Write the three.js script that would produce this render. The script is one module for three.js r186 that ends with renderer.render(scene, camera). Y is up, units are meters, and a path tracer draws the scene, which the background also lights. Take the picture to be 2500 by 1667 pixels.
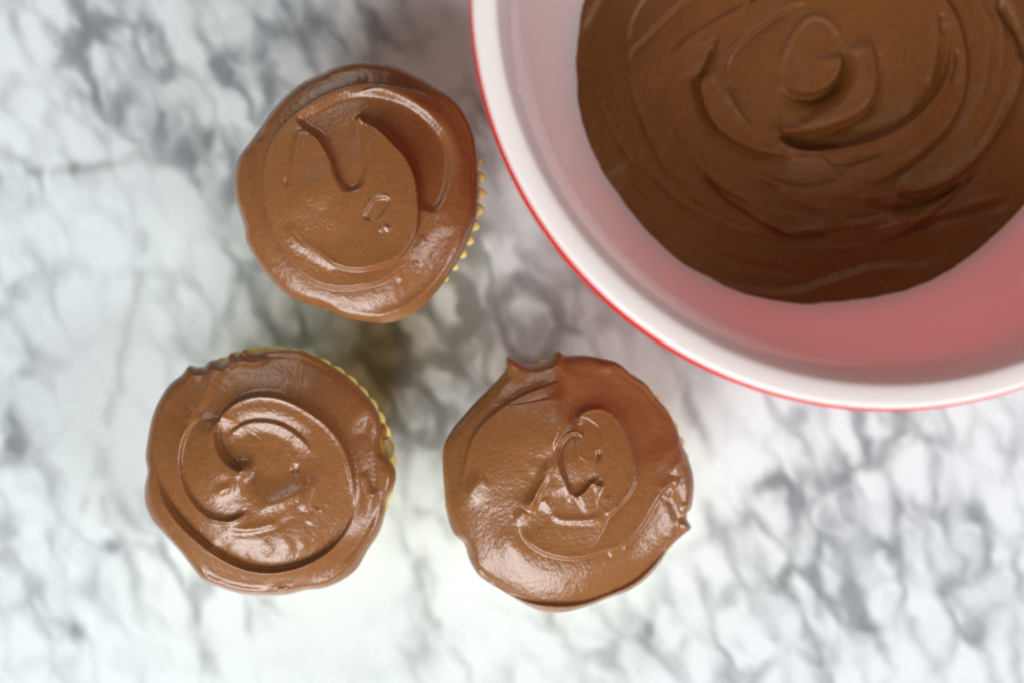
import * as THREE from 'three';
import { mergeGeometries } from 'three/addons/utils/BufferGeometryUtils.js';
import { RectAreaLightUniformsLib } from 'three/addons/lights/RectAreaLightUniformsLib.js';

// ---------------------------------------------------------------- camera, light, exposure
const scene = new THREE.Scene();
const CAM_H = 0.41, FOCAL = 3115;                       // metres above the counter; focal length for a picture 2500 wide
const camera = new THREE.PerspectiveCamera(2 * Math.atan(833.5 / FOCAL) * 180 / Math.PI, 2500 / 1667, 0.01, 20);
camera.position.set(0, CAM_H, 0);
camera.up.set(0, 0, -1);
camera.lookAt(0, 0, 0);
camera.focus = CAM_H - 0.062;
camera.userData.fStop = 3.5;

const renderer = new THREE.WebGLRenderer({ antialias: true });
renderer.toneMapping = THREE.LinearToneMapping;
renderer.toneMappingExposure = 1.06;
renderer.shadowMap.enabled = true;
scene.background = new THREE.Color().setRGB(0.045, 0.045, 0.045);   // the dim light walls of the kitchen
RectAreaLightUniformsLib.init();

const ADDED_LAMP = { at: [-0.55, 1.25, -1.3], size: [0.9, 0.6], color: [1.0, 0.95, 0.88], power: 3.3 };   // an added broad lamp, unseen beyond the bowl, filling the far side
{
  const l = new THREE.RectAreaLight(new THREE.Color().setRGB(...ADDED_LAMP.color), ADDED_LAMP.power, ...ADDED_LAMP.size);
  l.position.set(...ADDED_LAMP.at); l.lookAt(0, 0, 0); scene.add(l); ADDED_LAMP.turn = l.quaternion.clone();
}
const WINDOWS = [   // place, size, colour, strength, glow
  { at: [-0.72, 1.55, 1.9], size: [1.65, 1.65], color: [0.95, 0.985, 1.0], power: 10.0, label: 'wide bright white-framed window lighting the cupcakes from the near left side' },
  { at: [1.25, 0.92, 0.5], size: [0.7, 0.7], color: [0.97, 0.985, 1.0], power: 10, label: 'smaller white-framed window beyond the red bowl on the right' },
];
for (const w of WINDOWS) {
  const l = new THREE.RectAreaLight(new THREE.Color().setRGB(...w.color), w.power, ...w.size);
  l.position.set(...w.at); l.lookAt(0, 0.03, 0);
  l.translateZ(-0.012);                                  // RectAreaLight shines along its own -z after lookAt
  scene.add(l); w.light = l;
}

// ---------------------------------------------------------------- helpers
let seed = 7;
const rnd = () => { seed = (seed + 0x6D2B79F5) | 0; let t = Math.imul(seed ^ (seed >>> 15), 1 | seed); t = (t + Math.imul(t ^ (t >>> 7), 61 | t)) ^ t; return ((t ^ (t >>> 14)) >>> 0) / 4294967296; };
const hash = (x, y, k = 0) => { let h = Math.imul(x, 374761393) ^ Math.imul(y, 668265263) ^ Math.imul(k + 11, 1274126177); h = Math.imul(h ^ (h >>> 13), 1274126177); h ^= h >>> 16; return (h >>> 0) / 4294967296; };
const smooth = (a, b, x) => { const t = Math.min(1, Math.max(0, (x - a) / (b - a))); return t * t * (3 - 2 * t); };
const mixn = (a, b, t) => a + (b - a) * t;
function noise(x, y, k = 0) {                            // value noise, -1..1
  const i = Math.floor(x), j = Math.floor(y), fx = x - i, fy = y - j;
  const u = fx * fx * fx * (fx * (fx * 6 - 15) + 10), v = fy * fy * fy * (fy * (fy * 6 - 15) + 10);
  return 2 * mixn(mixn(hash(i, j, k), hash(i + 1, j, k), u), mixn(hash(i, j + 1, k), hash(i + 1, j + 1, k), u), v) - 1;
}
function fbm(x, y, oct, k = 0) { let s = 0, a = 1, n = 0; for (let o = 0; o < oct; o++) { s += a * noise(x, y, k + o); n += a; a *= 0.5; x = x * 2.03 + 17.1; y = y * 2.03 + 9.7; } return s / n; }
function worley(x, y, k) {                               // [F1, F2]
  const i = Math.floor(x), j = Math.floor(y); let a = 9, b = 9;
  for (let dj = -1; dj <= 1; dj++) for (let di = -1; di <= 1; di++) {
    const px = i + di + 0.1 + 0.8 * hash(i + di, j + dj, k), py = j + dj + 0.1 + 0.8 * hash(i + di, j + dj, k + 50);
    const d = Math.hypot(px - x, py - y);
    if (d < a) { b = a; a = d; } else if (d < b) b = d;
  }
  return [a, b];
}
// a point of the traced picture (pixels of 2500 x 1667) at a height above the counter, in metres, and back
const place = (px, py, y) => [(px - 1250) * (CAM_H - y) / FOCAL, (py - 833.5) * (CAM_H - y) / FOCAL];
const trace = (x, y, z) => [1250 + x * FOCAL / (CAM_H - y), 833.5 + z * FOCAL / (CAM_H - y)];
function tag(o, label, category, group) { o.userData.label = label; o.userData.category = category; if (group) o.userData.group = group; return o; }
function mesh(name, geo, mat, parent) { const m = new THREE.Mesh(geo, mat); m.name = name; m.castShadow = m.receiveShadow = true; parent.add(m); return m; }
function texture(w, h, fn, srgb = false, wrap = THREE.RepeatWrapping) {
  const d = new Uint8Array(w * h * 4);
  for (let y = 0; y < h; y++) for (let x = 0; x < w; x++) { const c = fn(x, y), o = (y * w + x) * 4; d[o] = c[0]; d[o + 1] = c[1]; d[o + 2] = c[2]; d[o + 3] = 255; }
  const t = new THREE.DataTexture(d, w, h, THREE.RGBAFormat);
  t.magFilter = THREE.LinearFilter; t.minFilter = THREE.LinearMipmapLinearFilter; t.generateMipmaps = true;
  t.wrapS = t.wrapT = wrap; if (srgb) t.colorSpace = THREE.SRGBColorSpace; t.needsUpdate = true;
  return t;
}
const toSRGB = (v) => 255 * (v <= 0.0031308 ? v * 12.92 : 1.055 * Math.pow(v, 1 / 2.4) - 0.055);

// ---------------------------------------------------------------- marble counter
const MW = 0.40, MH = 0.27;                              // metres that the stone's pattern covers before it mirrors
function marbleTexture() {
  const W = 2048, H = 1382, K = CAM_H / FOCAL * 1.063;   // K: metres per unit of the sketch below
  // dark clouds of the stone, those between the cupcakes also painted with their shade: x, y, half length, half width, lean (degrees), strength
  const clouds = [
    [215, 120, 150, 95, 60, .62], [170, 60, 80, 40, 70, .35], [280, 250, 110, 55, 40, .5], [390, 100, 70, 55, 50, .55], [450, 330, 95, 45, 70, .62], [560, 190, 150, 80, 60, .4],
    [690, 40, 110, 60, 20, .5], [520, 420, 120, 60, 60, .4], [610, 650, 130, 45, 70, .55], [500, 600, 90, 40, 60, .28], [60, 400, 70, 30, 60, .38], [15, 990, 60, 35, 80, .75], [150, 390, 130, 14, -6, .35],
    [1060, 620, 150, 90, 50, .95], [950, 880, 150, 75, 70, 1.0], [1040, 740, 130, 110, 50, .85], [1220, 720, 120, 80, 40, .75], [1100, 270, 90, 35, 80, .6], [880, 960, 90, 60, 60, .75], [760, 800, 170, 60, 10, .5], [1180, 880, 110, 60, 40, .5],
    [1030, 930, 110, 60, 60, .4], [165, 1440, 42, 24, 15, .75], [300, 1180, 110, 34, 60, .32], [260, 1250, 40, 25, 60, .3], [470, 1480, 120, 18, 75, .34], [590, 1430, 70, 40, 60, .25], [980, 1350, 160, 30, 66, .4], [960, 1490, 60, 30, 80, .4],
    [1000, 1200, 90, 26, 50, .35], [340, 640, 60, 30, 60, .24], [1120, 1130, 60, 30, 60, .3],
    [1790, 1120, 46, 36, 30, .85], [1860, 1095, 60, 30, 0, .45], [1740, 1215, 40, 24, 60, .5], [1890, 1190, 90, 60, 50, .42], [2010, 1040, 130, 60, 60, .5], [2060, 950, 100, 60, 30, .5], [2140, 1180, 60, 60, 60, .4], [1640, 1210, 70, 20, 70, .35], [1980, 1130, 80, 50, 60, .4],
    [1860, 1340, 90, 50, 30, .6], [1780, 1310, 40, 24, 20, .45], [2050, 1290, 60, 40, 70, .4], [1960, 1380, 90, 26, 70, .4], [1720, 1500, 80, 60, 60, .55], [2180, 1420, 80, 60, 60, .42], [1590, 940, 80, 14, 68, .5], [1800, 900, 90, 40, 50, .25], [2250, 1210, 70, 40, 60, .3],
    [2320, 1060, 60, 40, 60, .3], [1500, 1440, 110, 50, 60, .34], [1390, 1500, 90, 40, 60, .3], [1640, 1340, 100, 30, 65, .25], [1330, 1440, 60, 40, 60, .3], [2330, 1300, 70, 50, 60, .25], [1880, 1500, 90, 26, 65, .35], [2030, 1500, 70, 30, 65, .3],
    [700, 140, 80, 120, 60, .3], [860, 60, 110, 60, 0, .22], [1540, 800, 90, 60, 50, .35],
  ].map(([x, y, a, b, deg, s]) => [x, y, a, b, Math.cos(deg * Math.PI / 180), Math.sin(deg * Math.PI / 180), s]);
  // thin brownish veins
  const veins = [[[335, 540], [322, 640], [300, 740], [270, 880], [238, 1000], [236, 1090], [252, 1190]], [[236, 1000], [200, 1130], [150, 1290]], [[640, 640], [600, 760], [590, 800]], [[960, 1250], [990, 1330], [1005, 1440]],
    [[100, 392], [200, 384], [300, 362], [350, 350]], [[1565, 880], [1585, 940], [1604, 990]], [[455, 1400], [468, 1480], [470, 1568]], [[2075, 930], [2098, 985], [2070, 1040]], [[1890, 1330], [1870, 1390], [1880, 1440]], [[1175, 1290], [1290, 1420], [1330, 1500]]];
  const ca = Math.cos(66 * Math.PI / 180), sa = Math.sin(66 * Math.PI / 180);
  // a vein map on a coarse grid: distance to the nearest vein
  const segs = []; for (const v of veins) for (let i = 1; i < v.length; i++) segs.push([...v[i - 1], ...v[i]]);
  return texture(W, H, (i, j) => {
    const X = ((i + 0.5) / W - 0.5) * MW, Z = ((j + 0.5) / H - 0.5) * MH;
    const x = 1176 + X / K, y = 784 + Z / K;
    const wx = x + 26 * fbm(x / 120, y / 120, 4, 1) + 7 * noise(x / 34, y / 34, 5), wy = y + 30 * fbm(x / 130 + 40, y / 130, 4, 2) + 7 * noise(x / 34, y / 34, 6);
    const al = (wx * ca + wy * sa), ac = (-wx * sa + wy * ca);
    let D = 0.22 + 0.24 * fbm(x / 260, y / 260, 3, 9);
    for (const c of clouds) {
      const dx = x - c[0], dy = y - c[1]; if (Math.abs(dx) > 330 || Math.abs(dy) > 330) continue;
      const a = (dx * c[4] + dy * c[5]) / c[2], b = (-dx * c[5] + dy * c[4]) / c[3], q = a * a + b * b;
      if (q < 5) D += c[6] * Math.exp(-q * 0.9);
    }
    D = Math.max(0.02, D); D = D < 1 ? D : 1 + 0.25 * Math.tanh(D - 1);
    const [f1, f2] = worley(al / 160, ac / 84, 3), gap = 1 - smooth(0.02, 0.50, f2 - f1);
    const [g1, g2] = worley(al / 78 + 9, ac / 42 + 4, 4), gap2 = 1 - smooth(0.0, 0.8, g2 - g1);
    const cloud = 0.5 + 0.5 * Math.tanh(1.5 * fbm(al / 150, ac / 70, 5, 20)), cloud2 = 0.5 + 0.5 * Math.tanh(1.8 * fbm(al / 70, ac / 40, 5, 25)), fine = fbm(al / 26, ac / 13, 3, 30);
    let k = D * (0.62 * gap * (0.3 + 0.9 * cloud2) + 0.28 * gap2 * cloud + 0.46 * Math.pow(cloud, 1.5) * (0.4 + 0.8 * cloud2)) + 0.04 * (cloud - 0.5) + 0.05 * fine * (0.3 + D);
    k = Math.max(0, k - 0.035); k = 0.86 * (1 - Math.exp(-(1.6 * k + 4.0 * k * k)));
    let vein = 0;
    for (const s of segs) {
      if (x < Math.min(s[0], s[2]) - 60 || x > Math.max(s[0], s[2]) + 60 || y < Math.min(s[1], s[3]) - 60 || y > Math.max(s[1], s[3]) + 60) continue;
      const vx = s[2] - s[0], vy = s[3] - s[1], t = Math.min(1, Math.max(0, ((wx - s[0] - 0) * vx + (wy - s[1]) * vy) / (vx * vx + vy * vy)));
      const d = Math.hypot(wx - s[0] - t * vx, wy - s[1] - t * vy); vein = Math.max(vein, Math.exp(-d * d / 150));
    }
    vein *= 0.30 * smooth(-0.5, 0.5, noise(x / 40, y / 40, 77) + 0.25);
    const tint = fbm(x / 260 + 5, y / 260, 2, 60), warm = Math.exp(-((x - 1040) ** 2 + (y - 800) ** 2) / 60000) + 0.35 * smooth(0.1, 0.7, tint), beigeShade = 0.55 * Math.exp(-((x - 960 + 60 * (cloud2 - 0.5)) ** 2 / 16000 + (y - 90) ** 2 / 40000)) * (0.4 + 0.9 * cloud2);  // the beige patch, and part of the warm middle, is shade in the colour
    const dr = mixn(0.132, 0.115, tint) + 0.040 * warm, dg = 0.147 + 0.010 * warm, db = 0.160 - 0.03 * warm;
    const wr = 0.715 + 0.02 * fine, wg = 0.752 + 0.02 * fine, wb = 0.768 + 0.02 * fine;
    let r = mixn(mixn(wr, 0.60, beigeShade), dr, k), g = mixn(mixn(wg, 0.585, beigeShade), dg, k), b = mixn(mixn(wb, 0.50, beigeShade), db, k);
    r = mixn(r, 0.26, vein); g = mixn(g, 0.245, vein); b = mixn(b, 0.19, vein);
    return [toSRGB(r), toSRGB(g), toSRGB(b)];
  }, true, THREE.MirroredRepeatWrapping);
}
{
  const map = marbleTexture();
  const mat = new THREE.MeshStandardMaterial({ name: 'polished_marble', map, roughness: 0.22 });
  const shape = new THREE.Shape(); const hx = 0.8, hz = 0.6, r = 0.01;
  shape.moveTo(-hx + r, -hz); shape.lineTo(hx - r, -hz); shape.quadraticCurveTo(hx, -hz, hx, -hz + r); shape.lineTo(hx, hz - r); shape.quadraticCurveTo(hx, hz, hx - r, hz);
  shape.lineTo(-hx + r, hz); shape.quadraticCurveTo(-hx, hz, -hx, hz - r); shape.lineTo(-hx, -hz + r); shape.quadraticCurveTo(-hx, -hz, -hx + r, -hz);
  const geo = new THREE.ExtrudeGeometry(shape, { depth: 0.024, bevelEnabled: true, bevelThickness: 0.003, bevelSize: 0.003, bevelSegments: 3 });
  geo.rotateX(Math.PI / 2); geo.translate(0, -0.003, 0);  // its top at y = 0
  const p = geo.attributes.position, uv = geo.attributes.uv;
  for (let i = 0; i < p.count; i++) uv.setXY(i, p.getX(i) / MW + 0.5, p.getZ(i) / MH + 0.5);
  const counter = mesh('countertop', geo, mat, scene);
  counter.userData.kind = 'structure';
  tag(counter, 'polished white marble countertop with grey and brownish veining under everything', 'countertop');
}

// ---------------------------------------------------------------- sculpting: a grid of heights (mm) worked with strokes traced as polylines
class Sculpt {
  constructor(u0, v0, u1, v1, step) {
    Object.assign(this, { u0, v0, step, nx: Math.ceil((u1 - u0) / step) + 1, ny: Math.ceil((v1 - v0) / step) + 1 });
    this.h = new Float32Array(this.nx * this.ny);
    this.dist = new Float32Array(this.nx * this.ny); this.side = new Float32Array(this.nx * this.ny); this.along = new Float32Array(this.nx * this.ny);
  }
  curve(points, closed = false) {
    const c = new THREE.CatmullRomCurve3(points.map(([x, y]) => new THREE.Vector3(x, y, 0)), closed, 'centripetal');
    return c.getSpacedPoints(Math.max(24, Math.round(c.getLength() / (this.step * 2.2))));
  }
  nearest(points, reach, closed) {                       // fills dist / side / along for the cells within reach
    const P = this.curve(points, closed), { dist, side, along, nx, ny, u0, v0, step } = this;
    dist.fill(1e9);
    for (let i = 1; i < P.length; i++) {
      const ax = P[i - 1].x, ay = P[i - 1].y, dx = P[i].x - ax, dy = P[i].y - ay, L2 = dx * dx + dy * dy || 1e-9, L = Math.sqrt(L2);
      const i0 = Math.max(0, Math.floor((Math.min(ax, ax + dx) - reach - u0) / step)), i1 = Math.min(nx - 1, Math.ceil((Math.max(ax, ax + dx) + reach - u0) / step));
      const j0 = Math.max(0, Math.floor((Math.min(ay, ay + dy) - reach - v0) / step)), j1 = Math.min(ny - 1, Math.ceil((Math.max(ay, ay + dy) + reach - v0) / step));
      for (let j = j0; j <= j1; j++) for (let k = i0; k <= i1; k++) {
        const x = u0 + k * step - ax, y = v0 + j * step - ay, t = Math.min(1, Math.max(0, (x * dx + y * dy) / L2));
        const d = Math.hypot(x - t * dx, y - t * dy), n = j * nx + k;
        if (d < dist[n]) { dist[n] = d; side[n] = (dx * y - dy * x) / L >= 0 ? 1 : -1; along[n] = (i - 1 + t) / (P.length - 1); }
      }
    }
  }
  apply(reach, fn) { const { dist, side, along, h } = this; for (let n = 0; n < h.length; n++) if (dist[n] < reach) h[n] += fn(dist[n] * side[n], along[n], dist[n]) * (1 - smooth(reach * 0.6, reach, dist[n])); }
  // a fold: high on the right of the direction drawn (or the left, A2 < 0), falling off sharply on the other side
  lip(points, A, { wide = 130, low = 60, dip = 0.5, edge = 7, ends = [0.18, 0.18], left = false } = {}) {
    const reach = Math.max(wide, low) * 2.6; this.nearest(points, reach);
    this.apply(reach, (s, t) => {
      if (left) s = -s;
      const m = smooth(-edge, edge, s), taper = smooth(-0.001, ends[0], t) * smooth(-0.001, ends[1], 1 - t);
      return A * taper * (m * Math.exp(-Math.max(0, s) / wide) - (1 - m) * dip * Math.exp(-Math.max(0, -s) / low));
    });
  }
  ridge(points, A, w, ends = [0.2, 0.2]) {
    if (this.step < 5 && w < 26) { A *= 0.8; w *= 1.35; }      // the cupcakes' small strokes are soft
    this.nearest(points, w * 3);
    this.apply(w * 3, (s, t) => A * smooth(-0.001, ends[0], t) * smooth(-0.001, ends[1], 1 - t) * Math.exp(-(s * s) / (w * w)));
  }
  // raises (or sinks) the inside of a closed outline, with a soft or a sharp border
  area(points, A, soft, inner = 0) {
    this.nearest(points, 400, true);
    const P = this.curve(points, true);
    for (let n = 0; n < this.h.length; n++) if (this.dist[n] < 400) {
      const x = this.u0 + (n % this.nx) * this.step, y = this.v0 + Math.floor(n / this.nx) * this.step; let inside = false;
      for (let i = 1; i < P.length; i++) { const a = P[i - 1], b = P[i]; if ((a.y > y) !== (b.y > y) && x < (b.x - a.x) * (y - a.y) / (b.y - a.y) + a.x) inside = !inside; }
      this.h[n] += A * smooth(-soft, soft + inner, inside ? this.dist[n] : -this.dist[n]);
    }
  }
  blob(x, y, rx, ry, deg, A) {
    const c = Math.cos(deg * Math.PI / 180), s = Math.sin(deg * Math.PI / 180);
    for (let j = 0; j < this.ny; j++) for (let i = 0; i < this.nx; i++) {
      const dx = this.u0 + i * this.step - x, dy = this.v0 + j * this.step - y, a = (dx * c + dy * s) / rx, b = (-dx * s + dy * c) / ry, q = a * a + b * b;
      if (q < 6) this.h[j * this.nx + i] += A * Math.exp(-q);
    }
  }
  blur(n) {
    const { nx, ny } = this; let a = this.h, b = new Float32Array(a.length);
    for (let k = 0; k < n; k++) {
      for (let j = 0; j < ny; j++) for (let i = 0; i < nx; i++) b[j * nx + i] = 0.25 * a[j * nx + Math.max(0, i - 1)] + 0.5 * a[j * nx + i] + 0.25 * a[j * nx + Math.min(nx - 1, i + 1)];
      for (let j = 0; j < ny; j++) for (let i = 0; i < nx; i++) a[j * nx + i] = 0.25 * b[Math.max(0, j - 1) * nx + i] + 0.5 * b[j * nx + i] + 0.25 * b[Math.min(ny - 1, j + 1) * nx + i];
    }
  }
  grain(fn) { for (let j = 0; j < this.ny; j++) for (let i = 0; i < this.nx; i++) this.h[j * this.nx + i] += fn(this.u0 + i * this.step, this.v0 + j * this.step); }
  at(u, v) {
    const x = Math.min(this.nx - 1.001, Math.max(0, (u - this.u0) / this.step)), y = Math.min(this.ny - 1.001, Math.max(0, (v - this.v0) / this.step));
    const i = Math.floor(x), j = Math.floor(y), fx = x - i, fy = y - j, n = j * this.nx + i, h = this.h;
    return mixn(mixn(h[n], h[n + 1], fx), mixn(h[n + this.nx], h[n + this.nx + 1], fx), fy);
  }
}

// ---------------------------------------------------------------- materials
const grainMap = texture(512, 512, (x, y) => {             // whipped texture: fine pits and soft lumps, tiles over 12 mm
  const T = (s, k) => { const u = x / 512 * s, v = y / 512 * s, w = (a, b) => { const i = Math.floor(a), j = Math.floor(b), fx = a - i, fy = b - j, q = (n) => ((n % s) + s) % s, e = (f) => f * f * (3 - 2 * f);
    return mixn(mixn(hash(q(i), q(j), k), hash(q(i + 1), q(j), k), e(fx)), mixn(hash(q(i), q(j + 1), k), hash(q(i + 1), q(j + 1), k), e(fx)), e(fy)); }; return w(u, v); };
  const v = 0.45 * T(16, 1) + 0.33 * T(34, 2) + 0.22 * T(72, 3), g = 255 * v; return [g, g, g];
});
const speckMap = texture(1024, 1024, (x, y) => {           // cocoa flecks and slight unevenness, tiles over 60 mm
  const s = 48, u = x / 1024 * s, v = y / 1024 * s, i = Math.floor(u), j = Math.floor(v);
  let d = 0; for (let b = -1; b <= 1; b++) for (let a = -1; a <= 1; a++) { const q = ((i + a) % s + s) % s, p = ((j + b) % s + s) % s; if (hash(q, p, 5) < 0.24) { const cx = i + a + hash(q, p, 6), cy = j + b + hash(q, p, 7), r = 0.07 + 0.13 * hash(q, p, 8) ** 2; d = Math.max(d, (1 - smooth(r * 0.4, r * 1.5, Math.hypot(u - cx, v - cy))) * (0.3 + 0.5 * hash(q, p, 9))); } }
  const m = 0.94 + 0.05 * noise(u * 1.0, v * 1.0, 3) + 0.05 * noise(u * 4, v * 4, 4), k = m * (1 - 0.55 * d);
  return [255 * Math.min(1, k), 255 * Math.min(1, k * 0.995), 255 * Math.min(1, k * 0.985)];
});
const tiled = (t, metres) => { const c = t.clone(); c.repeat.set(1 / metres, 1 / metres); c.needsUpdate = true; return c; };
const frostingMat = new THREE.MeshPhysicalMaterial({ name: 'chocolate_frosting', clearcoat: 0.3, clearcoatRoughness: 0.22, color: new THREE.Color().setRGB(0.245, 0.096, 0.031), map: tiled(speckMap, 0.06), roughness: 0.25, bumpMap: tiled(grainMap, 0.012), bumpScale: 0.00011, ior: 1.46 });
const shadedBowlFrostingMat = frostingMat.clone(); shadedBowlFrostingMat.name = 'chocolate_frosting_bowl_shade'; shadedBowlFrostingMat.roughness = 0.46; shadedBowlFrostingMat.clearcoat = 0; shadedBowlFrostingMat.specularIntensity = 0.75; shadedBowlFrostingMat.color.setRGB(0.170, 0.058, 0.010);  // the same frosting, its colour darkened for the shade inside the bowl
const paperMat = new THREE.MeshPhysicalMaterial({ name: 'yellow_baking_paper', color: new THREE.Color().setRGB(0.78, 0.66, 0.19), roughness: 0.75, transmission: 0.06, thickness: 0, side: THREE.DoubleSide });
const crumbMap = texture(256, 256, (x, y) => { const v = 0.82 + 0.2 * fbm(x / 18, y / 18, 4, 3), g = 255 * Math.min(1, v); return [g, g * 0.97, g * 0.9]; });
const cakeMat = new THREE.MeshStandardMaterial({ name: 'yellow_cake', color: new THREE.Color().setRGB(0.64, 0.37, 0.06), map: tiled(crumbMap, 0.02), roughness: 0.9, bumpMap: tiled(crumbMap, 0.02), bumpScale: 0.0006 });
const crustMat = new THREE.MeshStandardMaterial({ name: 'browned_cake_edge', color: new THREE.Color().setRGB(0.32, 0.10, 0.03), map: tiled(crumbMap, 0.02), roughness: 0.8 });

// ---------------------------------------------------------------- cupcakes
const MM = 0.001;
function outlineRadius(points, cx, cz, n, toWorld) {       // distance to the traced edge for n directions round the centre
  const c = new THREE.CatmullRomCurve3(points.map(([u, v]) => { const [x, z] = toWorld(u, v); return new THREE.Vector3(x, 0, z); }), true, 'centripetal').getPoints(points.length * 14);
  const R = new Float32Array(n).fill(0);
  for (let i = 0; i < c.length; i++) {
    const a = c[i], b = c[(i + 1) % c.length], ra = Math.hypot(a.x - cx, a.z - cz), rb = Math.hypot(b.x - cx, b.z - cz);
    let ta = Math.atan2(a.z - cz, a.x - cx), tb = Math.atan2(b.z - cz, b.x - cx); if (tb - ta > Math.PI) tb -= 2 * Math.PI; if (ta - tb > Math.PI) tb += 2 * Math.PI;
    const s = Math.max(1, Math.ceil(Math.abs(tb - ta) / (2 * Math.PI) * n * 2));
    for (let k = 0; k <= s; k++) { const t = k / s, th = mixn(ta, tb, t), q = ((Math.round(th / (2 * Math.PI) * n) % n) + n) % n; R[q] = Math.max(R[q], mixn(ra, rb, t)); }
  }
  for (let k = 0; k < n; k++) if (!R[k]) R[k] = R[(k + n - 1) % n];
  const S = R.slice(); for (let k = 0; k < n; k++) R[k] = 0.25 * S[(k + n - 1) % n] + 0.5 * S[k] + 0.25 * S[(k + 1) % n];
  return R;
}
function discGeometry(cx, cz, R, rings, yOf, under) {
  const Rs = R.slice(); for (let k = 0; k < 60; k++) { const S = Rs.slice(); for (let i = 0; i < R.length; i++) Rs[i] = (S[(i + R.length - 6) % R.length] + S[i] + S[(i + 6) % R.length]) / 3; }      // a worked top whose edge follows R, then the rings of its underside
  const n = R.length, V = [], U = [], I = [], c0 = yOf(cx, cz, 0, R[0]);
  V.push(0, c0, 0); U.push(cx, cz);
  for (let j = 1; j <= rings; j++) for (let i = 0; i < n; i++) {
    const u = 1 - Math.pow(1 - j / rings, 1.25), th = i / n * 2 * Math.PI, r = u * Rs[i] + (R[i] - Rs[i]) * smooth(0.86, 1, u), x = cx + r * Math.cos(th), z = cz + r * Math.sin(th);
    V.push(x - cx, yOf(x, z, u, R[i]), z - cz); U.push(x, z);
  }
  for (const [inset, drop] of under) for (let i = 0; i < n; i++) {
    const th = i / n * 2 * Math.PI, r = R[i] - inset, e = 3 * (1 + (rings - 1) * n + i);
    V.push(r * Math.cos(th), V[e + 1] - drop, r * Math.sin(th)); U.push(cx + r * Math.cos(th), cz + r * Math.sin(th) + drop);
  }
  for (let i = 0; i < n; i++) I.push(0, 1 + (i + 1) % n, 1 + i);
  for (let j = 0; j < rings + under.length - 1; j++) for (let i = 0; i < n; i++) { const a = 1 + j * n + i, b = 1 + j * n + (i + 1) % n, c = a + n, d = b + n; I.push(a, b, c, b, d, c); }
  const g = new THREE.BufferGeometry();
  g.setAttribute('position', new THREE.Float32BufferAttribute(V, 3)); g.setAttribute('uv', new THREE.Float32BufferAttribute(U, 2)); g.setIndex(I); g.computeVertexNormals();
  return g;
}
function wrapperGeometry(rTop, rBottom, height, pleats, phase, wob, deep) {   // a pleated paper cup, its rim slightly uneven
  const n = pleats * 14, rows = 14, V = [], U = [], I = [];
  for (let j = 0; j <= rows; j++) for (let i = 0; i <= n; i++) {
    const t = j / rows, th = i / n * 2 * Math.PI, r0 = mixn(rBottom, rTop, t) + 0.0006 * t * t * Math.sin(th * 3 + wob);
    const c = Math.cos(th * pleats + phase + 0.35 * Math.sin(th * 5 + wob)), fold = deep * (0.0006 + 0.0010 * t) * (Math.pow(0.5 + 0.5 * c, 0.42) * 2 - 1);
    const r = r0 + fold; V.push(r * Math.cos(th), t * height * (1 + 0.012 * Math.sin(th * 2 + wob) * t), r * Math.sin(th)); U.push(th * r0, t * height);
  }
  for (let j = 0; j < rows; j++) for (let i = 0; i < n; i++) { const a = j * (n + 1) + i, b = a + 1, c = a + n + 1, d = c + 1; I.push(a, c, b, b, c, d); }
  for (const [inset, up] of [[0.0003, 0.0005], [0.0010, 0.0009], [0.0040, 0.0016]]) for (let i = 0; i <= n; i++) {   // its filled, turned-in top edge
    const e = 3 * (rows * (n + 1) + i), x = V[e], y = V[e + 1], z = V[e + 2], r = Math.hypot(x, z); V.push(x * (r - inset) / r, y + up, z * (r - inset) / r); U.push(i / n * 0.2, height + inset);
  }
  for (let j = rows; j < rows + 3; j++) for (let i = 0; i < n; i++) { const a = j * (n + 1) + i, b = a + 1, c = a + n + 1, d = c + 1; I.push(a, c, b, b, c, d); }
  const k = V.length / 3; V.push(0, 0.0006, 0); U.push(0, 0); for (let i = 0; i < n; i++) I.push(k, i, i + 1);
  const g = new THREE.BufferGeometry(); g.setAttribute('position', new THREE.Float32BufferAttribute(V, 3)); g.setAttribute('uv', new THREE.Float32BufferAttribute(U, 2)); g.setIndex(I); g.computeVertexNormals();
  return g;
}
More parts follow.
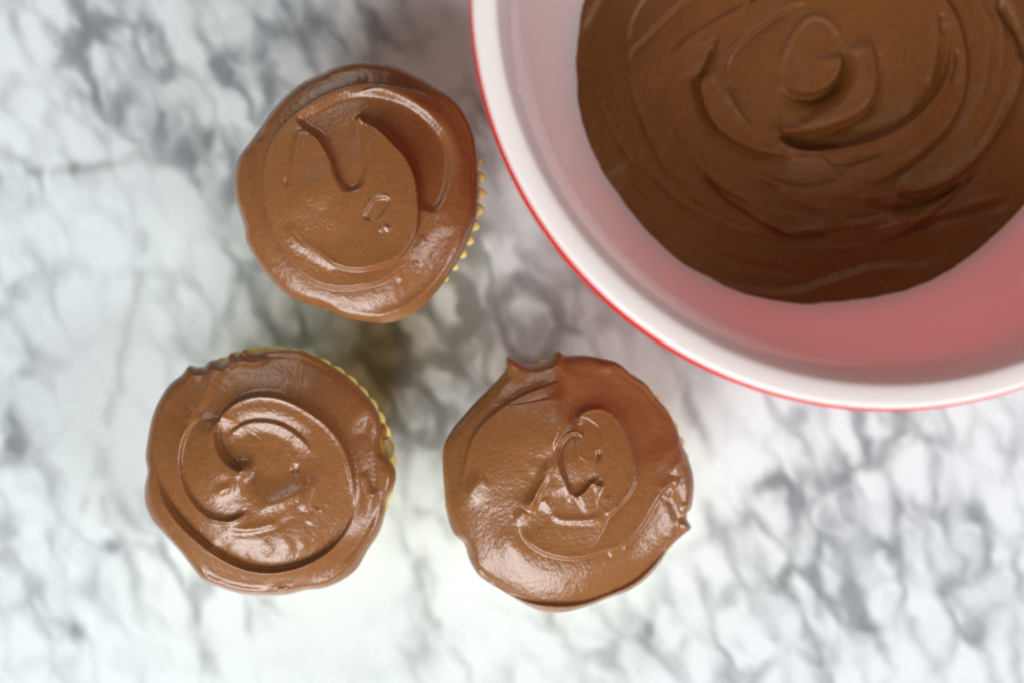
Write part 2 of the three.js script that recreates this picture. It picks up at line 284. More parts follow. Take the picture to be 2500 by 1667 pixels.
function cupcake(name, label, d) {
  const Z = 700 / 1568, root = new THREE.Group(); root.name = name;
  const px = (u, v) => [d.origin[0] + u * Z, d.origin[1] + v * Z];
  const toWorld = (u, v) => place(...px(u, v), d.edgeY);
  let sx = 0, sz = 0; for (const [u, v] of d.outline) { sx += u; sz += v; }
  const [cx, cz] = toWorld(d.center?.[0] ?? sx / d.outline.length, d.center?.[1] ?? sz / d.outline.length);
  const n = 680, R = outlineRadius(d.outline, cx, cz, n, toWorld);
  const S = new Sculpt(-40, -40, 1610, 1610, 3.2);
  d.work(S); S.blur(1); for (let k = 0; k < S.h.length; k++) S.h[k] *= 1.6;
  S.grain((u, v) => 0.10 * fbm(u / 90, v / 90, 3, d.seed) + 0.020 * noise(u / 14, v / 14, d.seed + 9));
  const roll = d.roll ?? 3.2;
  const yOf = (x, z, u, r) => {
    const base = d.edgeY + roll * MM + d.rise * MM * (1 - Math.pow(u, d.power ?? 2.3));
    const [tx, ty] = trace(x, base, z), e = (1 - u) * r / MM, down = e < roll ? roll - Math.sqrt(Math.max(0, roll * roll - (roll - e) * (roll - e))) : 0;
    const fade = smooth(0, 2.2, e);
    return base + (S.at((tx - d.origin[0]) / Z, (ty - d.origin[1]) / Z) * (0.25 + 0.75 * fade) - down) * MM;
  };
  root.position.set(cx, 0, cz);
  mesh('frosting', discGeometry(cx, cz, R, 210, yOf, [[0.0003, 0.0012], [0.0012, 0.0024], [0.003, 0.0034], [0.006, 0.0040], [0.011, 0.0042]]), frostingMat, root);
  const [wx, wz] = place(...px(...d.wrapper.center), d.wrapper.y), wr = d.wrapper.radius * Z * (CAM_H - d.wrapper.y) / FOCAL;
  const paper = mesh('paper_wrapper', wrapperGeometry(wr, wr * 0.74, d.wrapper.y, 46, d.wrapper.phase, d.seed, d.wrapper.fold), paperMat, root); paper.position.set(wx - cx, 0.0005, wz - cz);
  const prof = [[0, 0.003], [wr * 0.70, 0.003], [wr - 0.0032, d.wrapper.y - 0.003], [wr - 0.0017, d.wrapper.y + 0.0006], [wr - 0.0019, d.wrapper.y + 0.0016], [wr - 0.0034, d.wrapper.y + 0.0030], [wr * 0.6, d.wrapper.y + 0.004], [0, d.wrapper.y + 0.005]].map(([a, b]) => new THREE.Vector2(a, b));
  const cake = mesh('cake', new THREE.LatheGeometry(new THREE.SplineCurve(prof).getPoints(60).map((p) => (p.x = Math.max(0, p.x), p)), 120), cakeMat, root); cake.position.set(wx - cx, 0.001, wz - cz);
  tag(root, label, 'cupcake', 'chocolate frosted cupcakes on the marble');
  scene.add(root);
  return { root, cx, cz, R };
}

// top cupcake: mound with a notch at its top, an oval dimple, glints along the lower folds
cupcake('cupcake', 'frosted cupcake topmost of the three, with notched swirl and small oval dimple', {
  origin: [540, 120], edgeY: 0.0405, rise: 8.5, power: 2.6, seed: 3,
  outline: [[740, 70], [830, 72], [950, 95], [1060, 145], [1170, 210], [1280, 285], [1340, 370], [1385, 480], [1400, 580], [1405, 700], [1405, 800], [1395, 920], [1370, 1000], [1335, 1090], [1290, 1170], [1230, 1260], [1150, 1360], [1090, 1420], [1000, 1475], [900, 1500], [800, 1492], [690, 1475], [560, 1420], [440, 1385], [350, 1340], [270, 1260], [210, 1190], [165, 1110], [135, 1050], [130, 1000], [105, 910], [80, 830], [72, 720], [95, 600], [150, 520], [200, 450], [270, 350], [350, 260], [450, 180], [560, 130], [650, 90]],
  wrapper: { center: [790, 800], fold: 0.8, radius: 632, y: 0.0375, phase: 0.4 },
  work(S) {
    // the outer fold, drawn anticlockwise from the lower right round the left to the top: high inside
    S.lip([[1060, 1150], [960, 1225], [870, 1275], [750, 1305], [640, 1310], [540, 1290], [440, 1230], [350, 1120], [290, 1000], [250, 870], [232, 700], [250, 580], [300, 470], [390, 370], [500, 290], [620, 230], [740, 195], [850, 190], [1000, 210], [1130, 255], [1250, 350]], 1.5, { wide: 120, low: 70, dip: 0.55, edge: 11, ends: [0.14, 0.2] });
    S.ridge([[760, 225], [900, 228], [1040, 290], [1180, 360], [1260, 460], [1300, 580], [1300, 700], [1260, 860], [1190, 960]], 0.55, 42, [0.12, 0.3]);
    S.lip([[700, 250], [850, 215], [980, 215], [1130, 255]], 0.5, { wide: 60, low: 30, dip: 1.0, edge: 10, ends: [.3, .3] });
    S.area([[452, 425], [540, 480], [600, 590], [628, 690], [655, 748], [705, 772], [765, 745], [797, 650], [800, 550], [780, 450], [760, 385], [860, 425], [950, 515], [1030, 600], [1080, 720], [1100, 860], [1165, 880], [1232, 740], [1235, 520], [1150, 390], [1030, 292], [910, 250], [800, 238], [650, 262], [540, 315], [430, 385]], -1.1, 24, 10);
    S.blob(1230, 520, 190, 340, -14, -1.2); S.blob(530, 770, 130, 110, 0, 0.55);
    // the central mound
    S.lip([[760, 385], [870, 445], [950, 520], [1020, 600], [1065, 700], [1082, 800], [1085, 900], [1070, 1000], [1030, 1080], [980, 1140], [880, 1185], [760, 1210], [650, 1195], [550, 1130], [480, 1080], [420, 1020], [372, 950]], 1.5, { wide: 120, low: 90, dip: 0.12, edge: 10, ends: [0.08, 0.25] });
    S.ridge([[372, 950], [400, 1040], [480, 1100], [560, 1150], [660, 1205]], 0.45, 20);
    S.blob(680, 640, 380, 420, 0, 1.1); S.blob(520, 900, 170, 120, 20, 0.4);
    // the notch
    S.lip([[455, 430], [520, 480], [580, 560], [620, 640], [645, 715], [690, 762]], 0.5, { wide: 110, low: 26, dip: 0.8, edge: 10, ends: [.25, .2] });
    S.ridge([[450, 440], [420, 520], [405, 640], [400, 780]], 0.4, 16, [0.1, 0.5]);
    S.ridge([[752, 372], [775, 440], [795, 560], [788, 660]], 0.35, 12, [0.05, 0.5]);
    S.blob(760, 390, 20, 22, 0, 0.9);
    // oval dimple and a nick
    S.area([[778, 925], [800, 870], [840, 822], [900, 812], [925, 830], [905, 880], [865, 925], [820, 942]], -0.42, 7, 14);
    S.ridge([[775, 910], [800, 862], [840, 815], [905, 806], [930, 830]], 0.24, 8);
    S.ridge([[865, 1000], [890, 975], [930, 990]], 0.45, 10); S.blob(355, 735, 10, 26, 0, -0.5);
    // lower skirt
    S.ridge([[540, 1420], [620, 1440], [720, 1465], [850, 1468], [970, 1435], [1100, 1350], [1220, 1235], [1320, 1090], [1372, 950]], 0.55, 20, [0.1, 0.3]);
    S.area([[980, 1280], [1080, 1140], [1200, 1000], [1270, 1010], [1240, 1130], [1120, 1290], [1010, 1370]], -0.35, 40);
    S.ridge([[960, 1280], [1030, 1230], [1080, 1150]], 0.35, 18); S.ridge([[980, 1140], [1040, 1100], [1120, 1020]], 0.3, 22);
    S.ridge([[130, 1050], [200, 1150], [300, 1250]], 0.25, 22); S.blob(200, 455, 40, 26, 0, -0.5);
    S.blob(1170, 880, 70, 50, 0, 0.35);
  },
});

// lower left cupcake: hollow swirl with a small peak, paper showing on its upper right
const lowerLeft = cupcake('cupcake_001', 'frosted cupcake at lower left with hollow swirl, small peak and yellow paper edge', {
  origin: [320, 810], edgeY: 0.0415, rise: 7.5, power: 2.4, seed: 14, center: [765, 775],
  outline: [[760, 100], [880, 97], [960, 112], [1040, 152], [1130, 205], [1210, 265], [1280, 335], [1330, 400], [1360, 470], [1368, 540], [1366, 600], [1376, 660], [1415, 700], [1448, 765], [1436, 850], [1400, 920], [1385, 1010], [1360, 1090], [1290, 1200], [1230, 1300], [1150, 1360], [1050, 1400], [960, 1410], [850, 1435], [720, 1440], [600, 1430], [500, 1400], [400, 1360], [340, 1290], [270, 1200], [190, 1110], [120, 1030], [80, 940], [75, 850], [90, 760], [80, 680], [95, 560], [120, 450], [165, 350], [215, 280], [280, 228], [318, 182], [345, 190], [400, 186], [428, 158], [460, 152], [492, 168], [525, 145], [545, 112], [580, 122], [598, 108], [622, 92], [645, 108], [690, 112]],
  wrapper: { center: [790, 730], fold: 0.24, radius: 646, y: 0.0385, phase: 1.2 },
  work(S) {
    // the long spiral
    S.lip([[470, 520], [490, 455], [560, 390], [650, 352], [750, 345], [860, 370], [960, 420], [1060, 490], [1140, 580], [1190, 680], [1215, 800], [1222, 900], [1205, 1000]], 1.1, { wide: 90, low: 110, dip: 0.55, edge: 11, ends: [0.06, 0.25] });
    S.ridge([[500, 445], [570, 385], [650, 350], [750, 343], [860, 368], [960, 418], [1060, 488], [1140, 578], [1190, 680], [1222, 820], [1225, 930], [1190, 1030]], 0.5, 14, [0.1, 0.25]);
    S.lip([[1225, 930], [1180, 1070], [1080, 1190], [960, 1262], [850, 1296], [740, 1306], [620, 1286], [500, 1230], [390, 1150], [290, 1060], [210, 960], [160, 850], [130, 700], [135, 560]], 1.25, { wide: 60, low: 150, dip: 0.75, edge: 11, ends: [0.18, 0.3], left: true });
    // hollow centre
    S.area([[490, 620], [550, 530], [650, 490], [760, 490], [880, 540], [955, 620], [975, 730], [940, 810], [860, 850], [760, 860], [670, 830], [600, 770], [520, 700]], -1.1, 80); S.blob(820, 140, 480, 130, 8, -1.0); S.blob(640, 1120, 420, 120, 0, 0.5);
    S.lip([[490, 470], [462, 540], [478, 640], [530, 715], [590, 752], [628, 735]], 1.3, { wide: 110, low: 40, dip: 0.6, edge: 11, ends: [0.25, 0.28], left: false });
    S.lip([[500, 600], [560, 530], [640, 490], [740, 485], [830, 508], [910, 560], [970, 620], [1005, 670]], 0.6, { wide: 70, low: 46, dip: 0.8, edge: 13, ends: [0.25, 0.25] });
    S.blob(618, 752, 30, 34, 30, 1.9); S.blob(590, 790, 60, 50, 30, 0.5);
    // left swirl
    S.lip([[660, 970], [620, 992], [540, 1025], [440, 1012], [370, 962], [310, 880], [276, 780], [270, 680], [300, 560], [350, 490], [430, 445]], 0.8, { wide: 60, low: 70, dip: 0.7, edge: 12, ends: [0.12, 0.25], left: true });
    S.ridge([[400, 990], [480, 1022], [560, 1022], [640, 980]], 0.4, 16); S.blob(515, 860, 55, 30, -25, 0.55); S.blob(440, 820, 150, 140, 0, 0.4);
    // broken folds at the lower middle
    S.ridge([[660, 985], [780, 938], [850, 908], [910, 870], [935, 825]], 0.42, 30, [0.4, 0.3]); S.ridge([[925, 828], [972, 838], [962, 900], [930, 985]], 0.4, 22);
    S.ridge([[470, 1062], [560, 1078], [660, 1078], [840, 1038]], 0.4, 16); S.ridge([[440, 1030], [600, 1100], [760, 1075], [900, 1010]], -0.3, 18); S.ridge([[1030, 960], [1000, 1000], [980, 1060]], 0.3, 20);
    for (const [a, b, c, d, A, w] of [[430, 1110, 470, 1230, .3, 34], [560, 1120, 580, 1250, .26, 42], [640, 1160, 690, 1270, .2, 26], [740, 1120, 770, 1240, .24, 34], [850, 1110, 890, 1230, .24, 30], [960, 1130, 960, 1200, .16, 30]]) S.ridge([[a, b], [(a + c) / 2 - 12, (b + d) / 2], [c, d]], A, w, [0.5, 0.5]);
    S.blob(890, 755, 24, 24, 0, -0.5);
    // right side: a tongue and the edge folds
    S.area([[1215, 560], [1270, 640], [1300, 780], [1325, 862], [1352, 830], [1372, 700], [1350, 560], [1290, 460]], -0.6, 50, 20);
    S.ridge([[1260, 760], [1300, 870], [1325, 888], [1355, 850]], 0.5, 16); S.blob(1300, 920, 34, 60, 10, 0.35);
    S.ridge([[1405, 700], [1400, 860], [1340, 1060], [1240, 1220], [1110, 1340], [960, 1400]], 0.5, 20); S.ridge([[1385, 760], [1350, 960], [1260, 1130], [1130, 1270]], -0.35, 22);
    S.ridge([[345, 1290], [420, 1350], [520, 1392], [640, 1418], [800, 1422]], 0.4, 18); S.ridge([[380, 1290], [500, 1352], [640, 1385], [760, 1388]], -0.25, 16); S.blob(825, 1388, 34, 12, -15, -0.5); S.ridge([[785, 1400], [830, 1405], [862, 1378]], 0.35, 9);
    S.ridge([[90, 700], [110, 860], [160, 1000], [240, 1110]], 0.3, 18);
    S.lip([[300, 520], [400, 400], [480, 250], [540, 180]], 0.5, { wide: 120, low: 120, dip: 0.5, edge: 26, left: true });
    S.ridge([[500, 190], [560, 165], [700, 160], [740, 110]], 0.45, 18);
  },
});

{
  const lump = (name, u, v, y, size, turn, mat, k) => {
    const g = new THREE.SphereGeometry(1, 40, 28), p = g.attributes.position;
    for (let i = 0; i < p.count; i++) { const x = p.getX(i), yy = p.getY(i), z = p.getZ(i), f = 1 + 0.16 * fbm(x * 2.2 + k, z * 2.2 + yy * 1.7, 3, k) + 0.05 * noise(x * 9, z * 9 + yy * 5, k); p.setXYZ(i, x * f, yy * f, z * f); }
    g.computeVertexNormals();
    const [x, z] = place(320 + u * 700 / 1568, 810 + v * 700 / 1568, y), m = mesh(name, g, mat, lowerLeft.root);
    m.position.set(x - lowerLeft.cx, y, z - lowerLeft.cz); m.scale.set(...size); m.rotation.y = turn; return m;
  };
  const pale = cakeMat.clone(); pale.name = 'pale_bare_cake'; pale.color.setRGB(0.66, 0.48, 0.2);
  lump('cake_edge', 1402, 630, 0.0395, [0.0018, 0.0022, 0.0036], 0.2, pale, 3).userData.label = 'bare pale cake edge left free of frosting';
  lump('cake_crust', 1372, 535, 0.0398, [0.0013, 0.0016, 0.0024], 0.3, crustMat, 5).userData.label = 'browned crust of the cake edge';
}

// lower right cupcake: thin crescent crests in the middle, one drip, rim lip along the bottom
cupcake('cupcake_002', 'frosted cupcake at lower right with thin crescent crests and dark side facing bowl', {
  origin: [1040, 820], edgeY: 0.0415, rise: 8.0, power: 2.8, seed: 25, center: [775, 800],
  outline: [[760, 105], [870, 105], [960, 120], [1050, 145], [1130, 210], [1200, 255], [1260, 330], [1320, 400], [1370, 490], [1400, 580], [1440, 680], [1462, 760], [1465, 850], [1450, 940], [1430, 965], [1428, 1000], [1450, 1048], [1420, 1075], [1380, 1110], [1330, 1160], [1280, 1240], [1210, 1320], [1120, 1385], [1000, 1430], [870, 1480], [740, 1510], [640, 1505], [560, 1475], [480, 1430], [380, 1370], [290, 1310], [240, 1230], [205, 1130], [150, 1080], [110, 960], [98, 830], [90, 700], [95, 610], [130, 530], [200, 440], [260, 370], [340, 290], [405, 222], [438, 178], [442, 112], [475, 118], [540, 150], [620, 146], [692, 116], [712, 82], [736, 84], [745, 102]],
  wrapper: { center: [800, 768], fold: 0.6, radius: 637, y: 0.0385, phase: 2.1 },
  work(S) {
    S.lip([[760, 235], [650, 270], [540, 312], [430, 372], [340, 442], [270, 522], [232, 600], [205, 720], [188, 830], [176, 960]], 0.75, { wide: 120, low: 50, dip: 0.7, edge: 10, ends: [0.15, 0.35], left: true });
    S.ridge([[480, 170], [620, 165], [740, 170], [780, 215], [740, 245]], 0.22, 28);
    // broad plateau on the left and the slope that faces the bowl
    S.lip([[740, 250], [765, 330], [762, 420], [735, 520], [700, 610], [685, 690]], 1.0, { wide: 190, low: 120, dip: 0.5, edge: 24, ends: [0.25, 0.3] });
    S.blob(520, 620, 260, 300, 0, 0.9); S.blob(1260, 290, 280, 280, 0, -1.5); S.blob(930, 720, 260, 330, 0, 0.8);
    S.area([[790, 150], [960, 170], [1130, 270], [1250, 400], [1330, 560], [1250, 640], [1160, 640], [1090, 470], [980, 380], [860, 390], [790, 430], [770, 300]], -0.8, 70);
    S.ridge([[700, 660], [660, 735], [600, 840], [570, 900], [555, 950]], 0.85, 20, [0.25, 0.12]); S.blob(578, 905, 26, 44, 20, 0.7); S.ridge([[545, 950], [520, 985], [480, 1005]], 0.4, 24);
    S.lip([[660, 740], [600, 840], [560, 940]], 0.5, { wide: 80, low: 60, dip: 0.9, edge: 13, ends: [.3, .3], left: true });
    // crests in the middle
    S.lip([[858, 542], [800, 532], [745, 580], [722, 650], [738, 730], [768, 800], [792, 872]], 0.9, { wide: 60, low: 70, dip: 1.0, edge: 10, ends: [0.12, 0.15], left: false });
    S.ridge([[858, 542], [800, 530], [745, 578], [722, 648], [735, 720]], 0.35, 9, [0.05, 0.35]);
    S.lip([[838, 480], [838, 432], [880, 402], [950, 390], [1020, 420], [1070, 480], [1110, 570], [1140, 660], [1152, 740], [1130, 830], [1080, 905], [1000, 985], [950, 1080], [890, 1190]], 0.8, { wide: 90, low: 60, dip: 0.8, edge: 10, ends: [0.10, 0.3] });
    S.ridge([[838, 470], [842, 428], [880, 400], [950, 389], [1020, 418], [1070, 480], [1105, 550]], 0.4, 10, [0.05, 0.35]);
    S.ridge([[842, 470], [850, 505], [856, 540]], -0.4, 10);
    S.lip([[800, 880], [850, 850], [912, 788], [930, 802], [975, 818]], 0.9, { wide: 60, low: 36, dip: 0.8, edge: 10, ends: [0.2, 0.15] }); S.blob(912, 800, 22, 20, 0, 0.4); S.blob(788, 868, 16, 30, 0, 0.35); S.blob(945, 650, 11, 30, 10, -0.7); S.ridge([[925, 630], [948, 618], [958, 640]], 0.25, 8);
    S.ridge([[680, 940], [720, 992], [770, 1003], [870, 1003], [970, 985]], 0.45, 15); S.ridge([[985, 860], [1000, 930], [990, 980]], 0.3, 14); S.ridge([[640, 880], [690, 960]], 0.35, 18);
    // lower mound and skirt
    S.lip([[500, 1040], [560, 1130], [650, 1188], [760, 1214], [870, 1208], [960, 1180], [1060, 1150], [1130, 1098], [1200, 1010], [1260, 905], [1330, 815], [1375, 785]], 0.85, { wide: 90, low: 80, dip: 0.5, edge: 12, ends: [0.12, 0.1], left: true });
    S.blob(470, 1150, 110, 60, 50, 0.5); S.blob(260, 850, 60, 90, 30, 0.5); S.ridge([[225, 890], [270, 810], [330, 765]], 0.4, 40); S.ridge([[1000, 1200], [1060, 1165], [1090, 1170]], 0.4, 12);
    S.blob(1150, 1230, 140, 70, -35, 0.35);
    S.ridge([[1345, 800], [1330, 870], [1370, 950], [1390, 1050], [1340, 1120]], -0.5, 36); S.ridge([[1290, 850], [1345, 800], [1385, 815]], 0.35, 22); S.blob(1325, 860, 20, 24, 0, 0.5); S.ridge([[1410, 900], [1425, 960], [1400, 1060]], 0.5, 16); S.blob(1435, 1050, 26, 26, 0, 0.6);
    S.lip([[262, 1240], [300, 1300], [400, 1388], [540, 1448], [700, 1470], [860, 1458], [1000, 1410], [1130, 1350], [1230, 1265], [1330, 1150], [1390, 1070]], 0.9, { wide: 36, low: 60, dip: 0.9, edge: 12, ends: [0.12, 0.15], left: false });
    S.ridge([[120, 980], [170, 1080], [215, 1160], [260, 1260]], -0.35, 22);
    S.ridge([[1380, 560], [1400, 650], [1340, 760]], 0.35, 26); S.blob(980, 165, 40, 24, 10, 0.4);
  },
});

// ---------------------------------------------------------------- mixing bowl
const BOWL = [0.0924, -0.0859];
{
  const root = new THREE.Group(); root.name = 'mixing_bowl'; root.position.set(BOWL[0], 0, BOWL[1]);
  const lathe = (pts, n = 260, dense = 150) => new THREE.LatheGeometry(new THREE.CatmullRomCurve3(pts.map(([r, y]) => new THREE.Vector3(r * MM, y * MM, 0)), false, 'centripetal').getPoints(dense).map((p) => new THREE.Vector2(Math.max(0, p.x), p.y)), n);
  const white = new THREE.MeshPhysicalMaterial({ name: 'opal_glass', color: new THREE.Color().setRGB(0.84, 0.81, 0.79), roughness: 0.95, transmission: 0.5, thickness: 0, clearcoat: 1, clearcoatRoughness: 0.06, side: THREE.DoubleSide });
  const rim = new THREE.MeshPhysicalMaterial({ name: 'opal_glass_rim', color: new THREE.Color().setRGB(0.90, 0.85, 0.815), roughness: 0.9, transmission: 0.25, thickness: 0, side: THREE.DoubleSide, clearcoat: 1, clearcoatRoughness: 0.05 });
  const red = new THREE.MeshPhysicalMaterial({ name: 'red_enamel', color: new THREE.Color().setRGB(0.82, 0.03, 0.04), roughness: 0.9, transmission: 0.72, thickness: 0, clearcoat: 1, clearcoatRoughness: 0.08, side: THREE.DoubleSide });
  mesh('glass_wall', lathe([[0, 6], [22, 6.1], [42, 7], [56, 11.5], [66.5, 19.5], [74.5, 30], [81, 42], [86.3, 56], [90.2, 72], [92.6, 85], [93.2, 88.2], [93.4, 89.2], [94.2, 92.0], [95.5, 95.8], [96.1, 97.2]]), white, root);
  mesh('rim', lathe([[96.1, 97.2], [96.5, 97.9], [97.1, 98.3], [98.4, 98.7], [100.0, 98.95], [101.0, 99.0], [101.6, 98.85], [102.0, 98.5], [102.2, 98.15]]), rim, root);
  const collar = new THREE.MeshPhysicalMaterial({ name: 'red_enamel_lip', color: new THREE.Color().setRGB(0.60, 0.016, 0.014), roughness: 0.35, side: THREE.DoubleSide });
  mesh('red_lip', lathe([[102.2, 98.15], [102.6, 97.7], [102.85, 96.8], [103.05, 95.6], [103.0, 93], [102.8, 89], [101.6, 86.4]]), collar, root);
  mesh('red_coating', lathe([[101.6, 86.4], [99.6, 84.6], [98.3, 81], [96.6, 72], [92.4, 56], [87, 42], [80, 28.5], [71.5, 17], [62, 8], [54, 2], [50, 0.8], [46, 0.8], [42, 3.2], [0, 3.4]]), red, root);
  const specks = [];  // small white specks along the inner rim
  for (const [px, py, a, b] of [[1256, 190, .3, .9], [1258, 222, .4, 1.2], [1262, 238, .25, .4], [1297, 283, .22, .3], [1333, 358, .2, .2], [1358, 438, .22, .22], [1375, 463, .3, .25], [1391, 484, .2, .2], [1411, 498, .18, .18], [1433, 540, .2, .24], [1700, 775, .6, .25], [1716, 782, .8, .3], [1740, 798, .7, .25], [1755, 805, .35, .2], [1850, 842, .3, .2], [2030, 905, .4, .2]]) {
    const y = 0.0905, [x, z] = place(px, py, y), th = Math.atan2(z - BOWL[1], x - BOWL[0]), g = new THREE.IcosahedronGeometry(1, 1), r = 0.0935;
    g.scale(b * 0.0005 * 0.6, 0.00022, a * 0.0007); g.rotateY(-th); g.translate(r * Math.cos(th), y - 0.0005, r * Math.sin(th)); specks.push(g);
  }
  const dots = mesh('white_specks', mergeGeometries(specks), new THREE.MeshStandardMaterial({ name: 'white_speck', color: new THREE.Color().setRGB(0.86, 0.85, 0.83), roughness: 0.6 }), root);
  dots.userData.kind = 'stuff';
  tag(root, 'red and white glass mixing bowl holding chocolate frosting on the marble', 'mixing bowl');
  scene.add(root);
}

// ---------------------------------------------------------------- frosting in the bowl
{
  const Z = 900 / 2352, O = [1600, 0], level = 0.0285, n = 900;
  const S = new Sculpt(-900, -1500, 3300, 1900, 7);
  const lipO = { wide: 130, low: 70, dip: 0.6, edge: 12 };
  // the coiled middle
  S.area([[820, 480], [830, 330], [900, 200], [1010, 110], [1100, 130], [1165, 215], [1195, 310], [1185, 420], [1140, 530], [1050, 600], [950, 605], [860, 560]], 1.2, 26, 90);
  S.ridge([[815, 490], [820, 350], [890, 210], [990, 112], [1090, 128], [1165, 215], [1205, 310]], 0.9, 26);
  S.lip([[780, 535], [860, 585], [940, 606], [1020, 602], [1100, 560], [1165, 490], [1186, 400], [1180, 330]], 2.4, { wide: 120, low: 60, dip: 1.1, edge: 13, ends: [0.35, 0.1], left: true });
  S.ridge([[840, 430], [900, 385], [980, 378], [1060, 400], [1170, 440]], 0.2, 30);
  // the folded band and its pocket
  S.area([[1190, 320], [1210, 470], [1140, 610], [1000, 710], [850, 815], [765, 860], [900, 862], [1060, 835], [1220, 780], [1340, 700], [1405, 560], [1415, 400], [1370, 250], [1270, 260]], 2.2, 26, 60);
  S.lip([[1370, 240], [1412, 380], [1404, 560], [1340, 700], [1210, 782], [1050, 836], [900, 862], [778, 866]], 2.8, { wide: 90, low: 70, dip: 0.9, edge: 13, ends: [0.4, 0.03] });
  S.lip([[775, 872], [860, 936], [1000, 962], [1200, 944], [1400, 892], [1600, 790], [1750, 650], [1850, 480], [1885, 300], [1860, 120]], 2.1, { wide: 70, low: 60, dip: 0.9, edge: 10, ends: [0.04, 0.3], left: false });
  S.ridge([[770, 868], [860, 934], [1000, 960], [1200, 940], [1400, 888], [1600, 785]], 0.9, 18, [0.03, 0.4]);
  S.ridge([[1240, 870], [1400, 810], [1550, 740], [1620, 640]], -0.7, 40);
  // left arcs
  S.lip([[1000, 10], [860, 50], [700, 150], [560, 258], [470, 345], [440, 450], [452, 560], [505, 665], [590, 770], [710, 852]], 1.3, { wide: 60, low: 90, dip: 0.8, edge: 11, ends: [0.2, 0.25], left: false });
  S.ridge([[620, 210], [500, 310], [445, 420], [448, 540], [505, 660], [600, 775]], 0.7, 22);
  S.lip([[440, 180], [385, 300], [330, 450], [280, 530], [298, 660], [360, 790], [470, 890], [600, 955], [780, 1000], [1000, 1010]], 1.6, { wide: 80, low: 60, dip: 0.9, edge: 11, ends: [0.2, 0.25], left: true });
  S.ridge([[390, 290], [345, 440], [285, 520]], -1.2, 22);
  // right arcs
  S.lip([[1700, -200], [1850, -20], [1940, 150], [1985, 330], [1985, 560], [1900, 780], [1760, 930], [1600, 1060], [1430, 1150], [1230, 1165]], 1.3, { wide: 70, low: 80, dip: 0.9, edge: 12, ends: [0.2, 0.2] });
  S.ridge([[1800, 60], [1800, 220], [1780, 420], [1740, 560]], 0.8, 24); S.ridge([[1820, 80], [1830, 220]], -0.7, 16); S.ridge([[1900, 300], [1930, 420], [1880, 560]], -0.8, 22);
  S.lip([[2160, -60], [2250, 130], [2325, 290], [2345, 420], [2320, 570], [2230, 745], [2100, 950], [1950, 1100], [1800, 1190], [1650, 1232], [1545, 1215]], 1.8, { wide: 110, low: 110, dip: 0.7, edge: 12, ends: [0.2, 0.03] });
  S.ridge([[2335, 520], [2225, 745], [2100, 945], [1950, 1098], [1800, 1188], [1650, 1230], [1550, 1214]], 1.0, 22, [0.2, 0.04]);
  S.ridge([[2170, -20], [2240, 120], [2320, 290], [2350, 440]], -1.8, 34);
  S.ridge([[2120, 1060], [1980, 1150], [1800, 1250], [1640, 1320], [1540, 1335], [1400, 1310], [1270, 1275]], -1.2, 24); S.ridge([[1270, 1245], [1400, 1255], [1520, 1250], [1620, 1290], [1750, 1275]], 0.9, 18); S.ridge([[2280, 1228], [2080, 1290], [1900, 1345], [1680, 1400], [1400, 1420]], 0.9, 26); S.ridge([[2300, 1290], [2080, 1340], [1880, 1390], [1650, 1440]], -0.8, 30);
  // strokes across the lower middle
  S.lip([[560, 1080], [720, 1130], [900, 1185], [1100, 1165], [1250, 1070], [1400, 1010], [1560, 930]], 1.0, { ...lipO, wide: 60 });
  S.lip([[800, 1010], [1050, 1000], [1130, 1060], [1260, 1050], [1420, 985]], 0.8, { ...lipO, wide: 60 });
  S.lip([[240, 1000], [330, 1130], [430, 1250], [560, 1345], [700, 1432], [850, 1505], [960, 1482], [1060, 1488], [1130, 1470]], 1.0, { wide: 70, low: 46, dip: 0.8, edge: 13, ends: [0.3, 0.06], left: true });
  S.ridge([[540, 1335], [700, 1425], [850, 1492], [960, 1476], [1120, 1478]], 0.5, 12);
  S.ridge([[600, 1100], [760, 1230], [960, 1340], [1120, 1430]], -0.7, 40); S.ridge([[700, 1130], [860, 1260], [1100, 1330]], 0.5, 40); S.ridge([[1180, 1400], [1330, 1390], [1480, 1350]], -0.6, 20);
  for (let i = 0; i < 12; i++) S.ridge([[120 + 55 * i, 1180 + 38 * i], [220 + 60 * i, 1300 + 34 * i], [330 + 70 * i, 1400 + 26 * i]], (i % 2 ? -0.28 : 0.3) * (0.6 + rnd()), 22 + 14 * rnd(), [0.4, 0.4]);
  // upper left streaks
  S.lip([[-166, 420], [-150, 330], [-81, 262], [38, 136], [157, 34], [280, -60]], 1.0, { wide: 60, low: 60, dip: 0.7, edge: 12, left: true });
  S.lip([[-180, 300], [-140, 120], [-60, -20], [60, -140]], 0.6, { wide: 80, low: 60, dip: 0.6, edge: 16, left: true });
  S.lip([[60, 380], [220, 230], [380, 130], [560, 30], [760, -60]], 0.6, { wide: 80, low: 60, dip: 0.6, edge: 16 }); S.lip([[-500, 330], [-440, 160], [-340, -20], [-200, -200]], 0.8, { ...lipO, edge: 40, ends: [.4, .3], left: true });
  S.blob(-90, 430, 150, 110, -30, 0.9); S.blob(-350, 800, 220, 320, 0, 0.8);
  for (let i = 0; i < 16; i++) { const a = -2.9 + i * 0.19, r = 1150 + 260 * rnd(), cx = 990, cy = 330, sw = 0.25 + 0.3 * rnd(), P = (t) => [cx + (r + 60 * t) * Math.cos(a + t * sw), cy + (r + 60 * t) * Math.sin(a + t * sw) * 0.93]; S.ridge([P(0), P(0.33), P(0.66), P(1)], (rnd() - 0.4) * 0.9, 26 + 20 * rnd(), [0.4, 0.4]); }
